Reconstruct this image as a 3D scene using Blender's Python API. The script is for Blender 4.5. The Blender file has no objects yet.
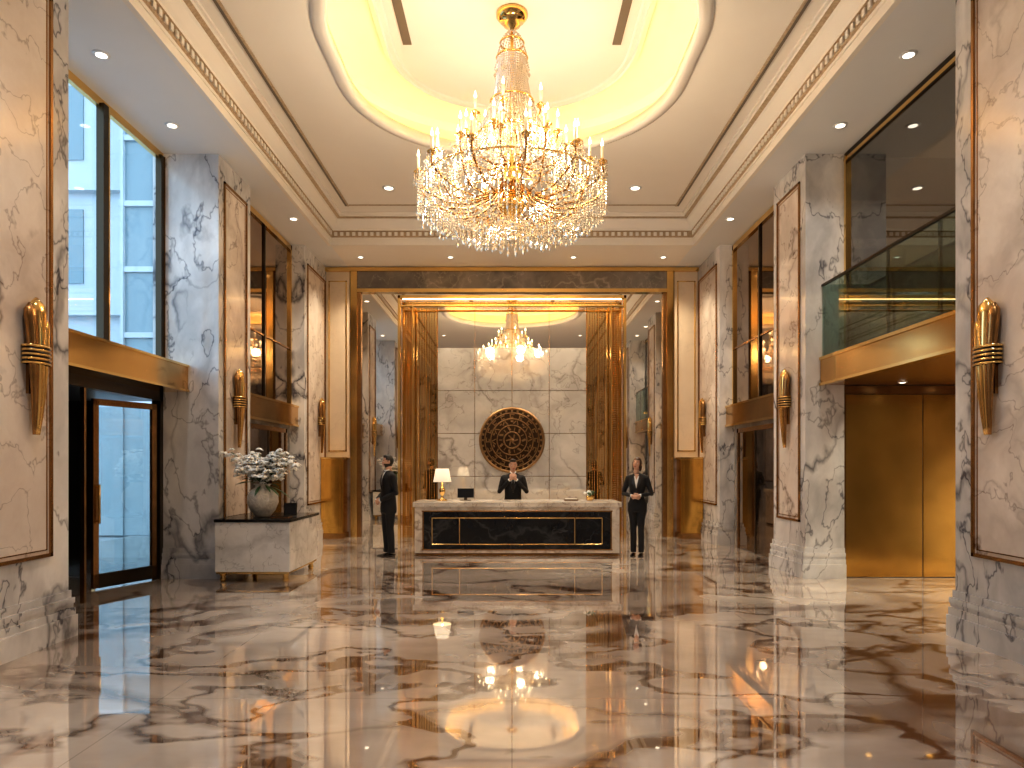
import bpy, bmesh, math, random
from mathutils import Vector, Matrix
random.seed(7)
sc = bpy.context.scene
PI = math.pi

# ------------------------------------------------------------------ materials
def new_mat(name):
    m = bpy.data.materials.new(name); m.use_nodes = True
    nt = m.node_tree
    return m, nt, nt.nodes['Principled BSDF']

def pbr(name, col, rough=0.5, metal=0.0, emis=None, estr=0.0, bump=0.0, bscale=20.0, var=0.0, vscale=3.0, spec=None, trans=0.0):
    m, nt, b = new_mat(name)
    b.inputs['Base Color'].default_value = (*col, 1)
    b.inputs['Roughness'].default_value = rough
    b.inputs['Metallic'].default_value = metal
    if spec is not None: b.inputs['Specular IOR Level'].default_value = spec
    if trans: b.inputs['Transmission Weight'].default_value = trans
    if emis:
        b.inputs['Emission Color'].default_value = (*emis, 1)
        b.inputs['Emission Strength'].default_value = estr
    if bump or var:
        tc = nt.nodes.new('ShaderNodeTexCoord')
        n = nt.nodes.new('ShaderNodeTexNoise'); n.inputs['Scale'].default_value = bscale if bump else vscale
        n.inputs['Detail'].default_value = 4
        nt.links.new(tc.outputs['Object'], n.inputs['Vector'])
        if bump:
            bp = nt.nodes.new('ShaderNodeBump'); bp.inputs['Strength'].default_value = bump; bp.inputs['Distance'].default_value = 0.02
            nt.links.new(n.outputs['Fac'], bp.inputs['Height']); nt.links.new(bp.outputs['Normal'], b.inputs['Normal'])
        if var:
            mx = nt.nodes.new('ShaderNodeMix'); mx.data_type = 'RGBA'
            mx.inputs['A'].default_value = (*[c*(1-var) for c in col], 1)
            mx.inputs['B'].default_value = (*[min(1, c*(1+var)) for c in col], 1)
            nt.links.new(n.outputs['Fac'], mx.inputs['Factor']); nt.links.new(mx.outputs['Result'], b.inputs['Base Color'])
    return m

def marble(name, base, base2, vein, scale=0.6, w1=0.03, w2=0.015, rough=0.12, s1=0.8, s2=0.5, warp=0.9, seams=None, spec=0.5, mirror=0.0, aniso=(1,1,1), coat=0.0, cl_lo=.35, cl_hi=.65, rot=(.5,.6,.7), modlo=.38, halo=.45):
    m, nt, b = new_mat(name)
    N = nt.nodes.new; L = nt.links.new
    tc = N('ShaderNodeTexCoord')
    mp = N('ShaderNodeMapping'); mp.inputs['Rotation'].default_value = rot; mp.inputs['Scale'].default_value = aniso
    L(tc.outputs['Object'], mp.inputs['Vector'])
    def noise(sc_, det, vec, rgh=0.55):
        n = N('ShaderNodeTexNoise'); n.inputs['Scale'].default_value = sc_; n.inputs['Detail'].default_value = det
        n.inputs['Roughness'].default_value = rgh
        L(vec, n.inputs['Vector']); return n
    def math_(op, a, bb=None, clamp=False):
        n = N('ShaderNodeMath'); n.operation = op; n.use_clamp = clamp
        if hasattr(a, 'links'): L(a, n.inputs[0])
        else: n.inputs[0].default_value = a
        if bb is not None:
            if hasattr(bb, 'links'): L(bb, n.inputs[1])
            else: n.inputs[1].default_value = bb
        return n.outputs[0]
    d = noise(scale*1.7, 5, mp.outputs[0])
    sub = N('ShaderNodeVectorMath'); sub.operation = 'SUBTRACT'; L(d.outputs['Color'], sub.inputs[0]); sub.inputs[1].default_value = (.5, .5, .5)
    scl = N('ShaderNodeVectorMath'); scl.operation = 'SCALE'; L(sub.outputs[0], scl.inputs[0]); scl.inputs['Scale'].default_value = warp/scale*0.6
    add = N('ShaderNodeVectorMath'); add.operation = 'ADD'; L(mp.outputs[0], add.inputs[0]); L(scl.outputs[0], add.inputs[1])
    def ridge(sc_, width, det, pw=1.5):
        n = noise(sc_, det, add.outputs[0], 0.5)
        a = math_('ABSOLUTE', math_('SUBTRACT', n.outputs['Fac'], 0.5))
        r = math_('DIVIDE', a, width)
        r = math_('SUBTRACT', 1.0, r, True)
        return math_('POWER', r, pw)
    mod = noise(scale*1.1, 2, mp.outputs[0])
    modf = N('ShaderNodeMapRange'); modf.inputs['From Min'].default_value = modlo; modf.inputs['From Max'].default_value = modlo+.24
    L(mod.outputs['Fac'], modf.inputs['Value'])
    v1 = math_('MULTIPLY', math_('MULTIPLY', ridge(scale, w1, 3), s1), modf.outputs[0])
    v2 = math_('MULTIPLY', ridge(scale*2.7, w2, 4), s2)
    v3 = math_('MULTIPLY', ridge(scale*.8, w1*3.0, 5, 1.0), s1*halo)   # soft smoky halo around veins
    v = math_('ADD', math_('MAXIMUM', v1, v3), v2, True)
    cl = noise(scale*1.4, 6, add.outputs[0], .65)
    mr = N('ShaderNodeMapRange'); mr.inputs['From Min'].default_value = cl_lo; mr.inputs['From Max'].default_value = cl_hi
    L(cl.outputs['Fac'], mr.inputs['Value'])
    m1 = N('ShaderNodeMix'); m1.data_type = 'RGBA'; m1.inputs['A'].default_value = (*base, 1); m1.inputs['B'].default_value = (*base2, 1)
    L(mr.outputs[0], m1.inputs['Factor'])
    m2 = N('ShaderNodeMix'); m2.data_type = 'RGBA'; L(v, m2.inputs['Factor']); L(m1.outputs['Result'], m2.inputs['A']); m2.inputs['B'].default_value = (*vein, 1)
    out = m2.outputs['Result']
    if seams:
        sx, sy, sw, ax = seams
        sp = N('ShaderNodeSeparateXYZ'); L(tc.outputs['Object'], sp.inputs[0])
        def line(o, s):
            f = math_('FRACT', math_('ADD', math_('DIVIDE', o, s), 100.5))
            a = math_('ABSOLUTE', math_('SUBTRACT', f, 0.5))
            return math_('LESS_THAN', a, sw/s)
        l = math_('MAXIMUM', line(sp.outputs[ax[0]], sx), line(sp.outputs[ax[1]], sy))
        l = math_('MULTIPLY', l, 0.45)
        m3 = N('ShaderNodeMix'); m3.data_type = 'RGBA'; L(l, m3.inputs['Factor']); L(out, m3.inputs['A']); m3.inputs['B'].default_value = (.12, .09, .07, 1)
        out = m3.outputs['Result']
    L(out, b.inputs['Base Color'])
    b.inputs['Roughness'].default_value = rough
    b.inputs['Specular IOR Level'].default_value = spec
    b.inputs['Coat Weight'].default_value = coat; b.inputs['Coat Roughness'].default_value = 0.03
    if mirror:
        g = N('ShaderNodeBsdfGlossy'); g.inputs['Roughness'].default_value = 0.02; g.inputs['Color'].default_value = (.95, .93, .9, 1)
        ms = N('ShaderNodeMixShader'); ms.inputs[0].default_value = mirror
        L(b.outputs[0], ms.inputs[1]); L(g.outputs[0], ms.inputs[2])
        L(ms.outputs[0], nt.nodes['Material Output'].inputs['Surface'])
    return m

def glass(name, tint=(.9, .95, .95), refl=0.15, rough=0.0):
    m, nt, b = new_mat(name); nt.nodes.remove(b)
    t = nt.nodes.new('ShaderNodeBsdfTransparent'); t.inputs[0].default_value = (*tint, 1)
    g = nt.nodes.new('ShaderNodeBsdfGlossy'); g.inputs['Roughness'].default_value = rough
    # same reflectance from both faces of the thin pane
    ge = nt.nodes.new('ShaderNodeNewGeometry')
    mr = nt.nodes.new('ShaderNodeMapRange'); mr.inputs['To Min'].default_value = 1.45; mr.inputs['To Max'].default_value = 1/1.45
    nt.links.new(ge.outputs['Backfacing'], mr.inputs['Value'])
    f = nt.nodes.new('ShaderNodeFresnel'); nt.links.new(mr.outputs[0], f.inputs['IOR'])
    a = nt.nodes.new('ShaderNodeMath'); a.operation = 'ADD'; a.use_clamp = True; a.inputs[1].default_value = refl
    nt.links.new(f.outputs[0], a.inputs[0])
    ms = nt.nodes.new('ShaderNodeMixShader')
    nt.links.new(a.outputs[0], ms.inputs[0]); nt.links.new(t.outputs[0], ms.inputs[1]); nt.links.new(g.outputs[0], ms.inputs[2])
    nt.links.new(ms.outputs[0], nt.nodes['Material Output'].inputs['Surface'])
    return m

M = {}
M['floor'] = marble('floor_marble', (.88, .81, .74), (.62, .53, .46), (.13, .070, .042), scale=.205, w1=.048, w2=.026, rough=.03, s1=1.0, s2=.75, warp=.5, seams=(2.4, 2.4, .003, (0, 1)), spec=.9, mirror=.28, coat=.25, aniso=(1, 1.5, 1), rot=(0, 0, .5), modlo=.28, halo=.55)
M['col'] = marble('column_marble', (.86, .85, .85), (.58, .58, .60), (.10, .10, .12), scale=.6, w1=.030, w2=.018, rough=.12, s1=.9, s2=.6, warp=1.0, aniso=(1, 1, .6), modlo=.32)
M['colwarm'] = marble('panel_marble_warm', (.82, .76, .71), (.66, .58, .53), (.18, .13, .11), scale=.6, w1=.024, w2=.014, rough=.12, s1=.8, s2=.5)
M['tile'] = marble('feature_marble', (.86, .82, .76), (.70, .65, .59), (.24, .20, .17), scale=.6, w1=.028, w2=.015, rough=.08, s1=.7, s2=.45, mirror=.36)
M['desk'] = marble('desk_marble', (.84, .79, .72), (.66, .59, .51), (.30, .22, .17), scale=1.5, w1=.03, w2=.02, rough=.15)
M['chest'] = marble('chest_marble', (.86, .84, .82), (.72, .70, .68), (.2, .18, .17), scale=.9, w1=.022, w2=.012, rough=.15, s1=.7, s2=.4)
M['black'] = marble('black_marble', (.010, .011, .014), (.016, .017, .02), (.18, .19, .2), scale=1.2, w1=.010, w2=.004, rough=.06, s1=.3, s2=.1)
M['dkmarble'] = marble('dark_marble', (.24, .21, .19), (.14, .13, .12), (.4, .36, .32), scale=.9, rough=.12)
M['plaster'] = pbr('ceiling_paint', (.80, .76, .71), .6, var=.02)
M['plaster2'] = pbr('ceiling_paint_cool', (.74, .75, .77), .5, var=.02)
M['crown'] = pbr('crown_ornament', (.46, .35, .24), .45, bump=1.0, bscale=22, var=.4, vscale=20)
M['cream'] = marble('cream_panel', (.74, .62, .48), (.68, .56, .43), (.5, .4, .3), scale=.6, s1=.3, s2=.2, rough=.25)
M['gold'] = pbr('polished_gold', (.90, .60, .24), .13, 1.0, var=.15, vscale=2)
M['goldm'] = pbr('gold_tinted_mirror', (.74, .54, .28), .02, 1.0)
M['goldb'] = pbr('brushed_gold', (.88, .50, .13), .15, 1.0, bump=.04, bscale=3, var=.18, vscale=1.5)
M['goldf'] = pbr('fascia_gold', (.68, .41, .15), .13, 1.0, var=.35, vscale=1.2)
M['gold2'] = pbr('antique_gold', (.40, .22, .09), .26, 1.0, var=.35, vscale=8)
M['bronze'] = pbr('bronze', (.055, .032, .018), .4, .8, bump=.5, bscale=30, var=.3, vscale=20)
M['bronze2'] = pbr('bronze_relief', (.38, .24, .12), .28, 1.0, bump=.4, bscale=40, var=.4, vscale=14)
M['dark'] = pbr('dark_slot', (.16, .13, .10), .5)
M['frame'] = pbr('dark_bronze_frame', (.06, .045, .03), .3, .8)
M['blackp'] = pbr('black_lacquer', (.008, .008, .008), .2)
M['mirror'] = pbr('mirror_glass', (.86, .80, .72), .0, 1.0)
M['dkmirror'] = pbr('smoked_mirror', (.36, .27, .20), .03, 1.0)
M['winglass'] = glass('window_glass', (.90, .96, .98), .02)
M['smoke'] = glass('smoked_glass', (.50, .47, .43), .20)
M['railglass'] = glass('rail_glass', (.70, .82, .78), .06)
M['doorglass'] = glass('door_glass', (.88, .94, .95), .08)
M['led'] = pbr('led_strip', (1, 1, 1), .5, emis=(1.0, .50, .10), estr=14)
M['fill_strip'] = pbr('portal_fill_strip', (1, 1, 1), .5, emis=(1.0, .70, .36), estr=5)  # added glow material, brightens the bead portal
M['lamp'] = pbr('downlight_lens', (1, 1, 1), .5, emis=(1.0, .90, .74), estr=3)
M['flame'] = pbr('candle_bulb', (1, 1, 1), .5, emis=(1.0, .76, .42), estr=13)
M['shade'] = pbr('lamp_shade', (.9, .85, .75), .7, emis=(1, .8, .55), estr=.3)
M['crystal'] = pbr('crystal', (.88, .80, .68), .05, .6, emis=(1.0, .78, .5), estr=.03, spec=1.0)  # faint emission stands in for bulb light caught in the crystals
M['candle'] = pbr('candle_sleeve', (.9, .82, .65), .5, emis=(1, .75, .4), estr=.3)
M['skin'] = pbr('skin', (.58, .34, .24), .5)
M['suit'] = pbr('suit_cloth', (.010, .010, .013), .75)
M['lapel'] = pbr('lapel_satin', (.02, .02, .024), .35)
M['shirt'] = pbr('white_shirt', (.78, .78, .78), .7)
M['hair'] = pbr('dark_hair', (.018, .011, .008), .5)
M['hair2'] = pbr('brown_hair', (.05, .022, .012), .45)
M['eye'] = pbr('eye_white', (.8, .8, .78), .3)
M['pupil'] = pbr('pupil', (.01, .008, .006), .2)
M['lip'] = pbr('lips', (.45, .13, .11), .5)
M['shoe'] = pbr('shoe_leather', (.012, .01, .01), .2)
M['ceramic'] = pbr('embossed_ceramic', (.68, .63, .56), .3, bump=1.0, bscale=25, var=.4, vscale=18)
M['petal'] = pbr('white_petal', (.92, .91, .87), .6)
M['leaf'] = pbr('leaf_green', (.05, .11, .04), .5)
M['paper'] = pbr('paper', (.7, .68, .64), .6)
M['screen'] = pbr('screen_glass', (.02, .02, .025), .1)
M['stone'] = pbr('facade_stone', (.50, .56, .60), .8, var=.06)
M['fglass'] = pbr('facade_glass', (.20, .29, .33), .12, .0)
M['pave'] = pbr('pavement', (.50, .52, .55), .5, var=.1)
M['vest'] = pbr('vestibule_wood', (.05, .035, .025), .4, var=.3)
M['rope'] = pbr('brown_leather', (.18, .09, .04), .4)

# ------------------------------------------------------------------ mesh builder
class MB:
    def __init__(s): s.v = []; s.f = []; s.m = []; s.sm = []; s.mats = []
    def mi(s, k):
        if k not in s.mats: s.mats.append(k)
        return s.mats.index(k)
    def add(s, vs, fs, k, smooth=False):
        o = len(s.v); s.v += [tuple(p) for p in vs]; i = s.mi(k)
        for f in fs: s.f.append(tuple(a+o for a in f)); s.m.append(i); s.sm.append(smooth)
    def box(s, x0, x1, y0, y1, z0, z1, k, mat=None):
        x0, x1 = min(x0, x1), max(x0, x1); y0, y1 = min(y0, y1), max(y0, y1)
        vs = [Vector(p) for p in ((x0,y0,z0),(x1,y0,z0),(x1,y1,z0),(x0,y1,z0),(x0,y0,z1),(x1,y0,z1),(x1,y1,z1),(x0,y1,z1))]
        if mat: vs = [mat @ p for p in vs]
        s.add(vs, [(0,3,2,1),(4,5,6,7),(0,1,5,4),(1,2,6,5),(2,3,7,6),(3,0,4,7)], k)
    def loft(s, rings, k, smooth=True, cap=True, closed=False):
        n = len(rings[0]); vs = [p for r in rings for p in r]; fs = []
        m = len(rings)
        for i in range(m if closed else m-1):
            j = (i+1) % m
            for a in range(n):
                b = (a+1) % n
                fs.append((i*n+a, i*n+b, j*n+b, j*n+a))
        if cap and not closed:
            fs.append(tuple(reversed(range(n)))); fs.append(tuple((m-1)*n+a for a in range(n)))
        s.add(vs, fs, k, smooth)
    def lathe(s, prof, c, k, n=24, smooth=True, cap=True, mat=None):
        rings = []
        for r, z in prof:
            rg = [Vector((max(r, 1e-4)*math.cos(2*PI*a/n), max(r, 1e-4)*math.sin(2*PI*a/n), z)) for a in range(n)]
            rg = [(mat @ p if mat else p) + Vector(c) for p in rg]
            rings.append(rg)
        s.loft(rings, k, smooth, cap)
    def tube(s, path, rad, k, n=8, smooth=True, flat=1.0, up=None):
        path = [Vector(p) for p in path]; rings = []
        if not isinstance(rad, (list, tuple)): rad = [rad]*len(path)
        ref = Vector(up) if up else None
        for i, p in enumerate(path):
            t = (path[min(i+1, len(path)-1)] - path[max(i-1, 0)]).normalized()
            if ref is None:
                ref = Vector((0, 0, 1)) if abs(t.z) < .9 else Vector((1, 0, 0))
            a = (ref - t*ref.dot(t)).normalized(); b = t.cross(a); 
            if not up: ref = a
            rings.append([p + a*math.cos(2*PI*j/n)*rad[i]*flat + b*math.sin(2*PI*j/n)*rad[i] for j in range(n)])
        s.loft(rings, k, smooth)
    def octa(s, c, rx, rz, k):
        x, y, z = c
        s.add([(x+rx,y,z),(x,y+rx,z),(x-rx,y,z),(x,y-rx,z),(x,y,z+rz),(x,y,z-rz)],
              [(0,1,4),(1,2,4),(2,3,4),(3,0,4),(1,0,5),(2,1,5),(3,2,5),(0,3,5)], k)
    def ball(s, c, r, k, n=10, m=7, mat=None):
        if not isinstance(r, (tuple, list)): r = (r, r, r)
        rings = []
        for i in range(m+1):
            ph = PI*i/m; q = max(math.sin(ph), .001)
            rg = [Vector((r[0]*q*math.cos(2*PI*a/n), r[1]*q*math.sin(2*PI*a/n), -r[2]*math.cos(ph))) for a in range(n)]
            rings.append([(mat @ p if mat else p)+Vector(c) for p in rg])
        s.loft(rings, k, True)
    def build(s, name, parent=None, bevel=0.0, loc=None, rotz=0):
        me = bpy.data.meshes.new(name); me.from_pydata(s.v, [], s.f)
        for k in s.mats: me.materials.append(M[k])
        me.polygons.foreach_set('material_index', s.m); me.polygons.foreach_set('use_smooth', s.sm)
        me.update()
        o = bpy.data.objects.new(name, me); sc.collection.objects.link(o)
        if parent: o.parent = parent
        if loc: o.location = loc
        o.rotation_euler[2] = rotz
        if bevel:
            b = o.modifiers.new('bevel', 'BEVEL'); b.width = bevel; b.segments = 2; b.limit_method = 'ANGLE'
        return o

def simple(name, *boxes, bevel=0):
    mb = MB()
    for b in boxes: mb.box(*b)
    return mb.build(name, bevel=bevel)

# ------------------------------------------------------------------ geometry constants
HX = 4.15; Y1 = 6.55; Y2a, Y2b = 9.9, 11.1; Y3a, YB = 14.0, 15.7; ZC = 6.0; ZT = 6.55; YR = -7.0
LX = 4.93; RX = 4.70; TX = 3.64

simple('floor', (-8.6, 7.6, YR, YB+.1, -.1, 0, 'floor'))
# ---- back wall
simple('wall_back', (-4.6, 4.6, YB, YB+.15, 0, 6.0, 'colwarm'))
simple('wall_front', (-8.6, 7.6, YR-.15, YR, 0, 7.2, 'col'), (-3.2, 3.2, YR, YR+.02, 4.4, 4.5, 'gold'), (-3.2, -3.1, YR, YR+.02, 0, 4.5, 'gold'), (3.1, 3.2, YR, YR+.02, 0, 4.5, 'gold'))
# left side walls
simple('wall_left', (-LX-.15, -LX, YR, 6.2, 0, ZC, 'col'),
       (-LX-.15, -LX, Y2a, Y2b, 0, ZC, 'col'),
       (-4.62, -4.48, Y2b, YB, 0, ZC, 'colwarm'))
simple('wall_right', (7.5, 7.65, YR, 10.2, 0, ZC, 'col'))
simple('wall_elevator', (4.72, 7.5, 10.02, 10.15, 0, ZC, 'dkmarble'))
simple('trim_elevator_header', (4.72, 7.45, 9.93, 10.018, 2.61, 2.725, 'gold2'))
simple('wall_right_side', (4.48, 4.62, Y2b-.9, YB, 0, ZC, 'colwarm'))

# ---- columns
def column(name, sx, xo, y0, y1, zt=5.68, ins=.17):
    mb = MB(); xi = HX
    def b(xa, xb, ya, yb, za, zb, k): mb.box(sx*xa, sx*xb, ya, yb, za, zb, k)
    b(xi, xo, y0, y1, 0, ZC, 'col')
    for o, za, zb in ((.065, 0, .20), (.05, .20, .27), (.035, .27, .31), (.045, .31, .36), (.02, .36, .43)):
        b(xi-o, xo, y0-o, y1+o*.6, za, zb, 'col')
    # inset framed panel on hall face
    ya, yb = y0+.17, y1-ins; za, zb = .78, zt
    w = .032
    b(xi-.004, xi+.01, ya, yb, za, zb, 'colwarm')
    for (p, q, r, t) in ((ya, ya+w, za, zb), (yb-w, yb, za, zb), (ya, yb, za, za+w), (ya, yb, zb-w, zb)):
        b(xi-.022, xi, p, q, r, t, 'gold2')
    w2 = .010
    ya += .06; yb -= .06; za += .06; zb -= .06
    for (p, q, r, t) in ((ya, ya+w2, za, zb), (yb-w2, yb, za, zb), (ya, yb, za, za+w2), (ya, yb, zb-w2, zb)):
        b(xi-.010, xi, p, q, r, t, 'gold2')
    return mb.build(name)
for sx, xo2 in ((-1, LX), (1, RX)):
    column('marble_column', sx, xo2, 4.0, Y1, 5.8, .25)
    for y0, y1 in ((Y2a, Y2b), (-.4, 1.6), (-4.6, -2.8)):
        column('marble_column', sx, xo2, y0, y1)
    column('marble_column', sx, 4.48, Y3a, YB-.001)

# ---- ceilings
simple('ceiling', (-5.1, -TX, YR, YB, ZC, ZC+.1, 'plaster2'), (TX, 7.6, YR, YB, ZC, ZC+.1, 'plaster2'),
       (-TX, TX, 14.0, YB, ZC, ZC+.1, 'plaster'), (-TX, TX, YR, -5.5, ZC, ZC+.1, 'plaster'))
# crown profile swept around rect
def sweep_rect(name, x0, x1, y0, y1, prof, mats):
    mb = MB()
    corners = [(x0, y0, 1, 1), (x1, y0, -1, 1), (x1, y1, -1, -1), (x0, y1, 1, -1)]
    for i in range(len(prof)-1):
        (o1, z1), (o2, z2) = prof[i], prof[i+1]
        for c in range(4):
            a = corners[c]; b = corners[(c+1) % 4]
            mb.add([(a[0]+a[2]*o1, a[1]+a[3]*o1, z1), (b[0]+b[2]*o1, b[1]+b[3]*o1, z1), (b[0]+b[2]*o2, b[1]+b[3]*o2, z2), (a[0]+a[2]*o2, a[1]+a[3]*o2, z2)], [(0, 1, 2, 3)], mats[i])
    # dentil blocks along the ornamented band
    y = y0+.1
    while y < y1-.1:
        for sx in (-1, 1): mb.box(sx*(x1-.055), sx*(x1-.075), y, y+.06, 6.165, 6.235, 'plaster')
        y += .12
    x = x0+.1
    while x < x1-.1:
        mb.box(x, x+.06, y1-.055, y1-.075, 6.165, 6.235, 'plaster'); x += .12
    return mb.build(name)
sweep_rect('trim_crown', -TX, TX, -5.5, 14.0,
    [(-.05, 5.995), (.012, 5.995), (.012, 6.10), (.03, 6.10), (.03, 6.14), (.05, 6.15), (.05, 6.25), (.08, 6.26), (.08, 6.30), (.12, 6.34), (.19, 6.42), (.20, 6.46), (.26, 6.48), (.26, 6.52), (.30, 6.52), (.30, 6.56)],
    ['plaster', 'plaster', 'plaster', 'plaster', 'crown', 'crown', 'crown', 'plaster', 'plaster', 'plaster', 'plaster', 'crown', 'plaster', 'plaster', 'plaster'])
# tray ceiling with oval opening
def oval(hx, hy, r, cy, n=14, cx=0.0):
    pts = []
    for (sx, sy, a0) in ((1, 1, 0), (-1, 1, 90), (-1, -1, 180), (1, -1, 270)):
        for i in range(n+1):
            a = math.radians(a0 + 90*i/n)
            pts.append((cx+sx*(hx-r)+r*math.cos(a), cy+sy*(hy-r)+r*math.sin(a)))
    return pts
CY = 8.40; OY = 8.62; OHX = 2.14; OHY = 2.50; OR = 2.03
def holed(name, outer, inner, z, k):
    bm = bmesh.new(); es = []
    for lp in (outer, inner):
        vs = [bm.verts.new((p[0], p[1], z)) for p in lp]
        for i in range(len(vs)): es.append(bm.edges.new((vs[i], vs[(i+1) % len(vs)])))
    bmesh.ops.triangle_fill(bm, use_beauty=True, edges=es)
    me = bpy.data.meshes.new(name); bm.to_mesh(me); bm.free(); me.materials.append(M[k])
    o = bpy.data.objects.new(name, me); sc.collection.objects.link(o); return o
A = oval(OHX, OHY, OR, OY)
holed('ceiling_tray', [(-3.35, -5.2), (3.35, -5.2), (3.35, 13.7), (-3.35, 13.7)], A, ZT, 'plaster')
mb = MB()
def ringz(off, z): return [Vector((x, y, z)) for x, y in oval(OHX+off, OHY+off, OR+off, OY)]
prof = [(.13, 6.55), (.13, 6.535), (.08, 6.52), (.04, 6.50), (-.02, 6.50), (-.04, 6.52), (-.04, 6.56), (-.02, 6.60), (-.02, 6.67), (.0, 6.67), (.02, 6.56), (.13, 6.56)]
mb.loft([ringz(o, z) for o, z in prof], 'plaster', True, cap=False, closed=True)
mb.loft([ringz(.0, 6.56), ringz(.36, 6.56), ringz(.36, 7.0), ringz(.26, 7.08)], 'plaster', False, cap=False)
mb.add(ringz(.26, 7.08), [tuple(range(60))], 'plaster')
mb.loft([ringz(.10, 6.60), ringz(.20, 6.60)], 'led', False, cap=False)
IO = (1.62, 2.02, 1.5)
def ringi(off, z): return [Vector((x, y, z)) for x, y in oval(IO[0]+off, IO[1]+off, IO[2]+off, OY)]
mb.loft([ringi(.06, 7.08), ringi(.06, 7.0), ringi(.0, 6.98), ringi(-.02, 7.0), ringi(-.08, 7.0), ringi(-.1, 7.02)], 'plaster', False, cap=False)
mb.add(ringi(-.1, 7.02), [tuple(range(60))], 'plaster')
mb.build('ceiling_cove')
simple('air_vent', (-1.40, -1.29, 7.6, 9.0, 7.0, 7.018, 'dark'))
simple('air_vent', (1.29, 1.40, 7.6, 9.0, 7.0, 7.018, 'dark'))
mb = MB()
for sx in (-1, 1):
    mb.box(sx*3.14, sx*3.18, -5, 13.35, 6.535, 6.548, 'dark'); mb.box(sx*3.11, sx*3.14, -5, 13.35, 6.53, 6.548, 'crown')
mb.box(-3.13, 3.13, 13.3, 13.34, 6.54, 6.548, 'crown')
mb.build('trim_ceiling_slot')

# ---- downlights
def downlight(x, y, z, e=70, size=80, r=.06, on=True, col=(1, .88, .72)):
    mb = MB()
    mb.lathe([(r*1.45, 0), (r*1.45, -.008), (r, -.012)], (x, y, z), 'plaster2', 20, cap=True)
    mb.lathe([(r*.95, -.0125), (r*.9, -.0145)], (x, y, z), 'lamp', 20)
    o = mb.build('downlight')
    if on:
        l = bpy.data.lights.new('downlight_spot', 'SPOT'); l.energy = e; l.spot_size = math.radians(size*1.5); l.spot_blend = .9
        l.color = col; l.shadow_soft_size = .12
        ob = bpy.data.objects.new('spot', l); ob.location = (x, y, z-.05); sc.collection.objects.link(ob); ob.parent = o
for y in (7.5, 9.06): downlight(-4.40, y, ZC, 45, col=(.85, .92, 1))
for y in (7.5, 9.06): downlight(4.25, y, ZC, 80)
for sx in (-1, 1):
    downlight(sx*2.2, 12.5, ZT, 270, r=.08)
    downlight(sx*2.6, 4.4, ZT, 220, col=(1, .92, .82)); downlight(sx*2.6, 1.0, ZT, 240, col=(1, .95, .90)); downlight(sx*2.6, -2.6, ZT, 200, col=(.98, .96, .95))  # out-of-view downlights added as fill over and behind the camera
    downlight(sx*3.9, 12.5, ZC, 90)
for x in (-3.2, -1.3, 1.3, 3.2): downlight(x, 14.8, ZC, 200, r=.05, col=(1, .82, .58))

# ---- left glazing bay
yA, yB = Y1+.005, Y2a
mb = MB()
X = -LX
def lx(xa, xb, ya, yb, za, zb, k): mb.box(xa, xb, ya, yb, za, zb, k)
lx(X-.06, X, yA, yB, 5.90, 6.0, 'gold'); lx(X-.06, X-.0, yA, yB, 3.0, 3.10, 'frame')
lx(X-.06, X+.02, yB-.10, yB, 3.0, 5.95, 'frame'); lx(X-.03, X+.03, yB-.02, yB+.0, 3.0, 5.95, 'gold2')
lx(X-.06, X+.03, 8.40, 8.50, 3.0, 5.95, 'frame'); lx(X-.03, X+.035, 8.50, 8.53, 3.0, 5.95, 'gold')
lx(X-.06, X+.02, 6.95, 7.05, 3.0, 5.95, 'frame')
lx(X-.04, X-.03, yA, yB, 3.0, 5.95, 'winglass')
mb.build('window_1')
simple('trim_entrance_canopy', (-5.0, -4.58, yA, Y2a-.005, 2.66, 2.98, 'goldf'), (-5.0, -4.56, yA, Y2a-.003, 2.98, 3.01, 'gold'), (-5.0, -4.56, yA, Y2a-.003, 2.63, 2.66, 'gold'))
mb = MB()
mb.box(-5.05, -4.93, Y2a-.09, Y2a-.005, 0, 2.63, 'frame'); mb.box(-5.05, -4.93, yA, Y2a-.005, 2.5, 2.63, 'frame')
mb.box(-5.0, -4.95, 8.10, 8.14, 0, 2.5, 'gold2')
mb.build('door_1_frame')
mb = MB()
L = .95
mb.box(0, .075, -.025, .025, .02, 2.45, 'gold2'); mb.box(L-.075, L, -.025, .025, .02, 2.45, 'gold2')
mb.box(0, L, -.025, .025, .02, .20, 'frame'); mb.box(0, L, -.025, .025, 2.37, 2.45, 'gold2')
mb.box(.075, L-.075, -.006, .006, .20, 2.37, 'doorglass')
for s in (-1, 1):
    mb.tube([(L-.05, s*.07, .85), (L-.05, s*.07, 1.35)], .014, 'gold'); mb.tube([(L-.05, s*.07, .88), (L-.05, 0, .88)], .01, 'gold'); mb.tube([(L-.05, s*.07, 1.32), (L-.05, 0, 1.32)], .01, 'gold')
ang = math.atan2(8.98-9.83, -5.34+4.99)
d = mb.build('door_1', loc=(-4.99, 9.80, 0), rotz=ang)
# vestibule: dark outer portal, open to the street on the far side
simple('entrance_vestibule', (-8.6, -7.20, 12.0, 12.1, 0, 2.7, 'vest'), (-5.98, -5.10, 12.0, 12.1, 0, 2.7, 'vest'), (-8.6, -8.5, 5, 12.1, 0, 2.7, 'vest'), (-8.6, -5.10, 5, 12.1, 2.7, 2.8, 'vest'), (-8.5, -5.10, 4.9, 5.0, 0, 2.7, 'vest'),
       (-7.25, -7.15, 11.9, 12.0, 0, 2.6, 'gold2'), (-6.05, -5.95, 11.9, 12.0, 0, 2.6, 'frame'), (-7.2, -6.0, 12.04, 12.06, 0, 2.6, 'doorglass'))
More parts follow.
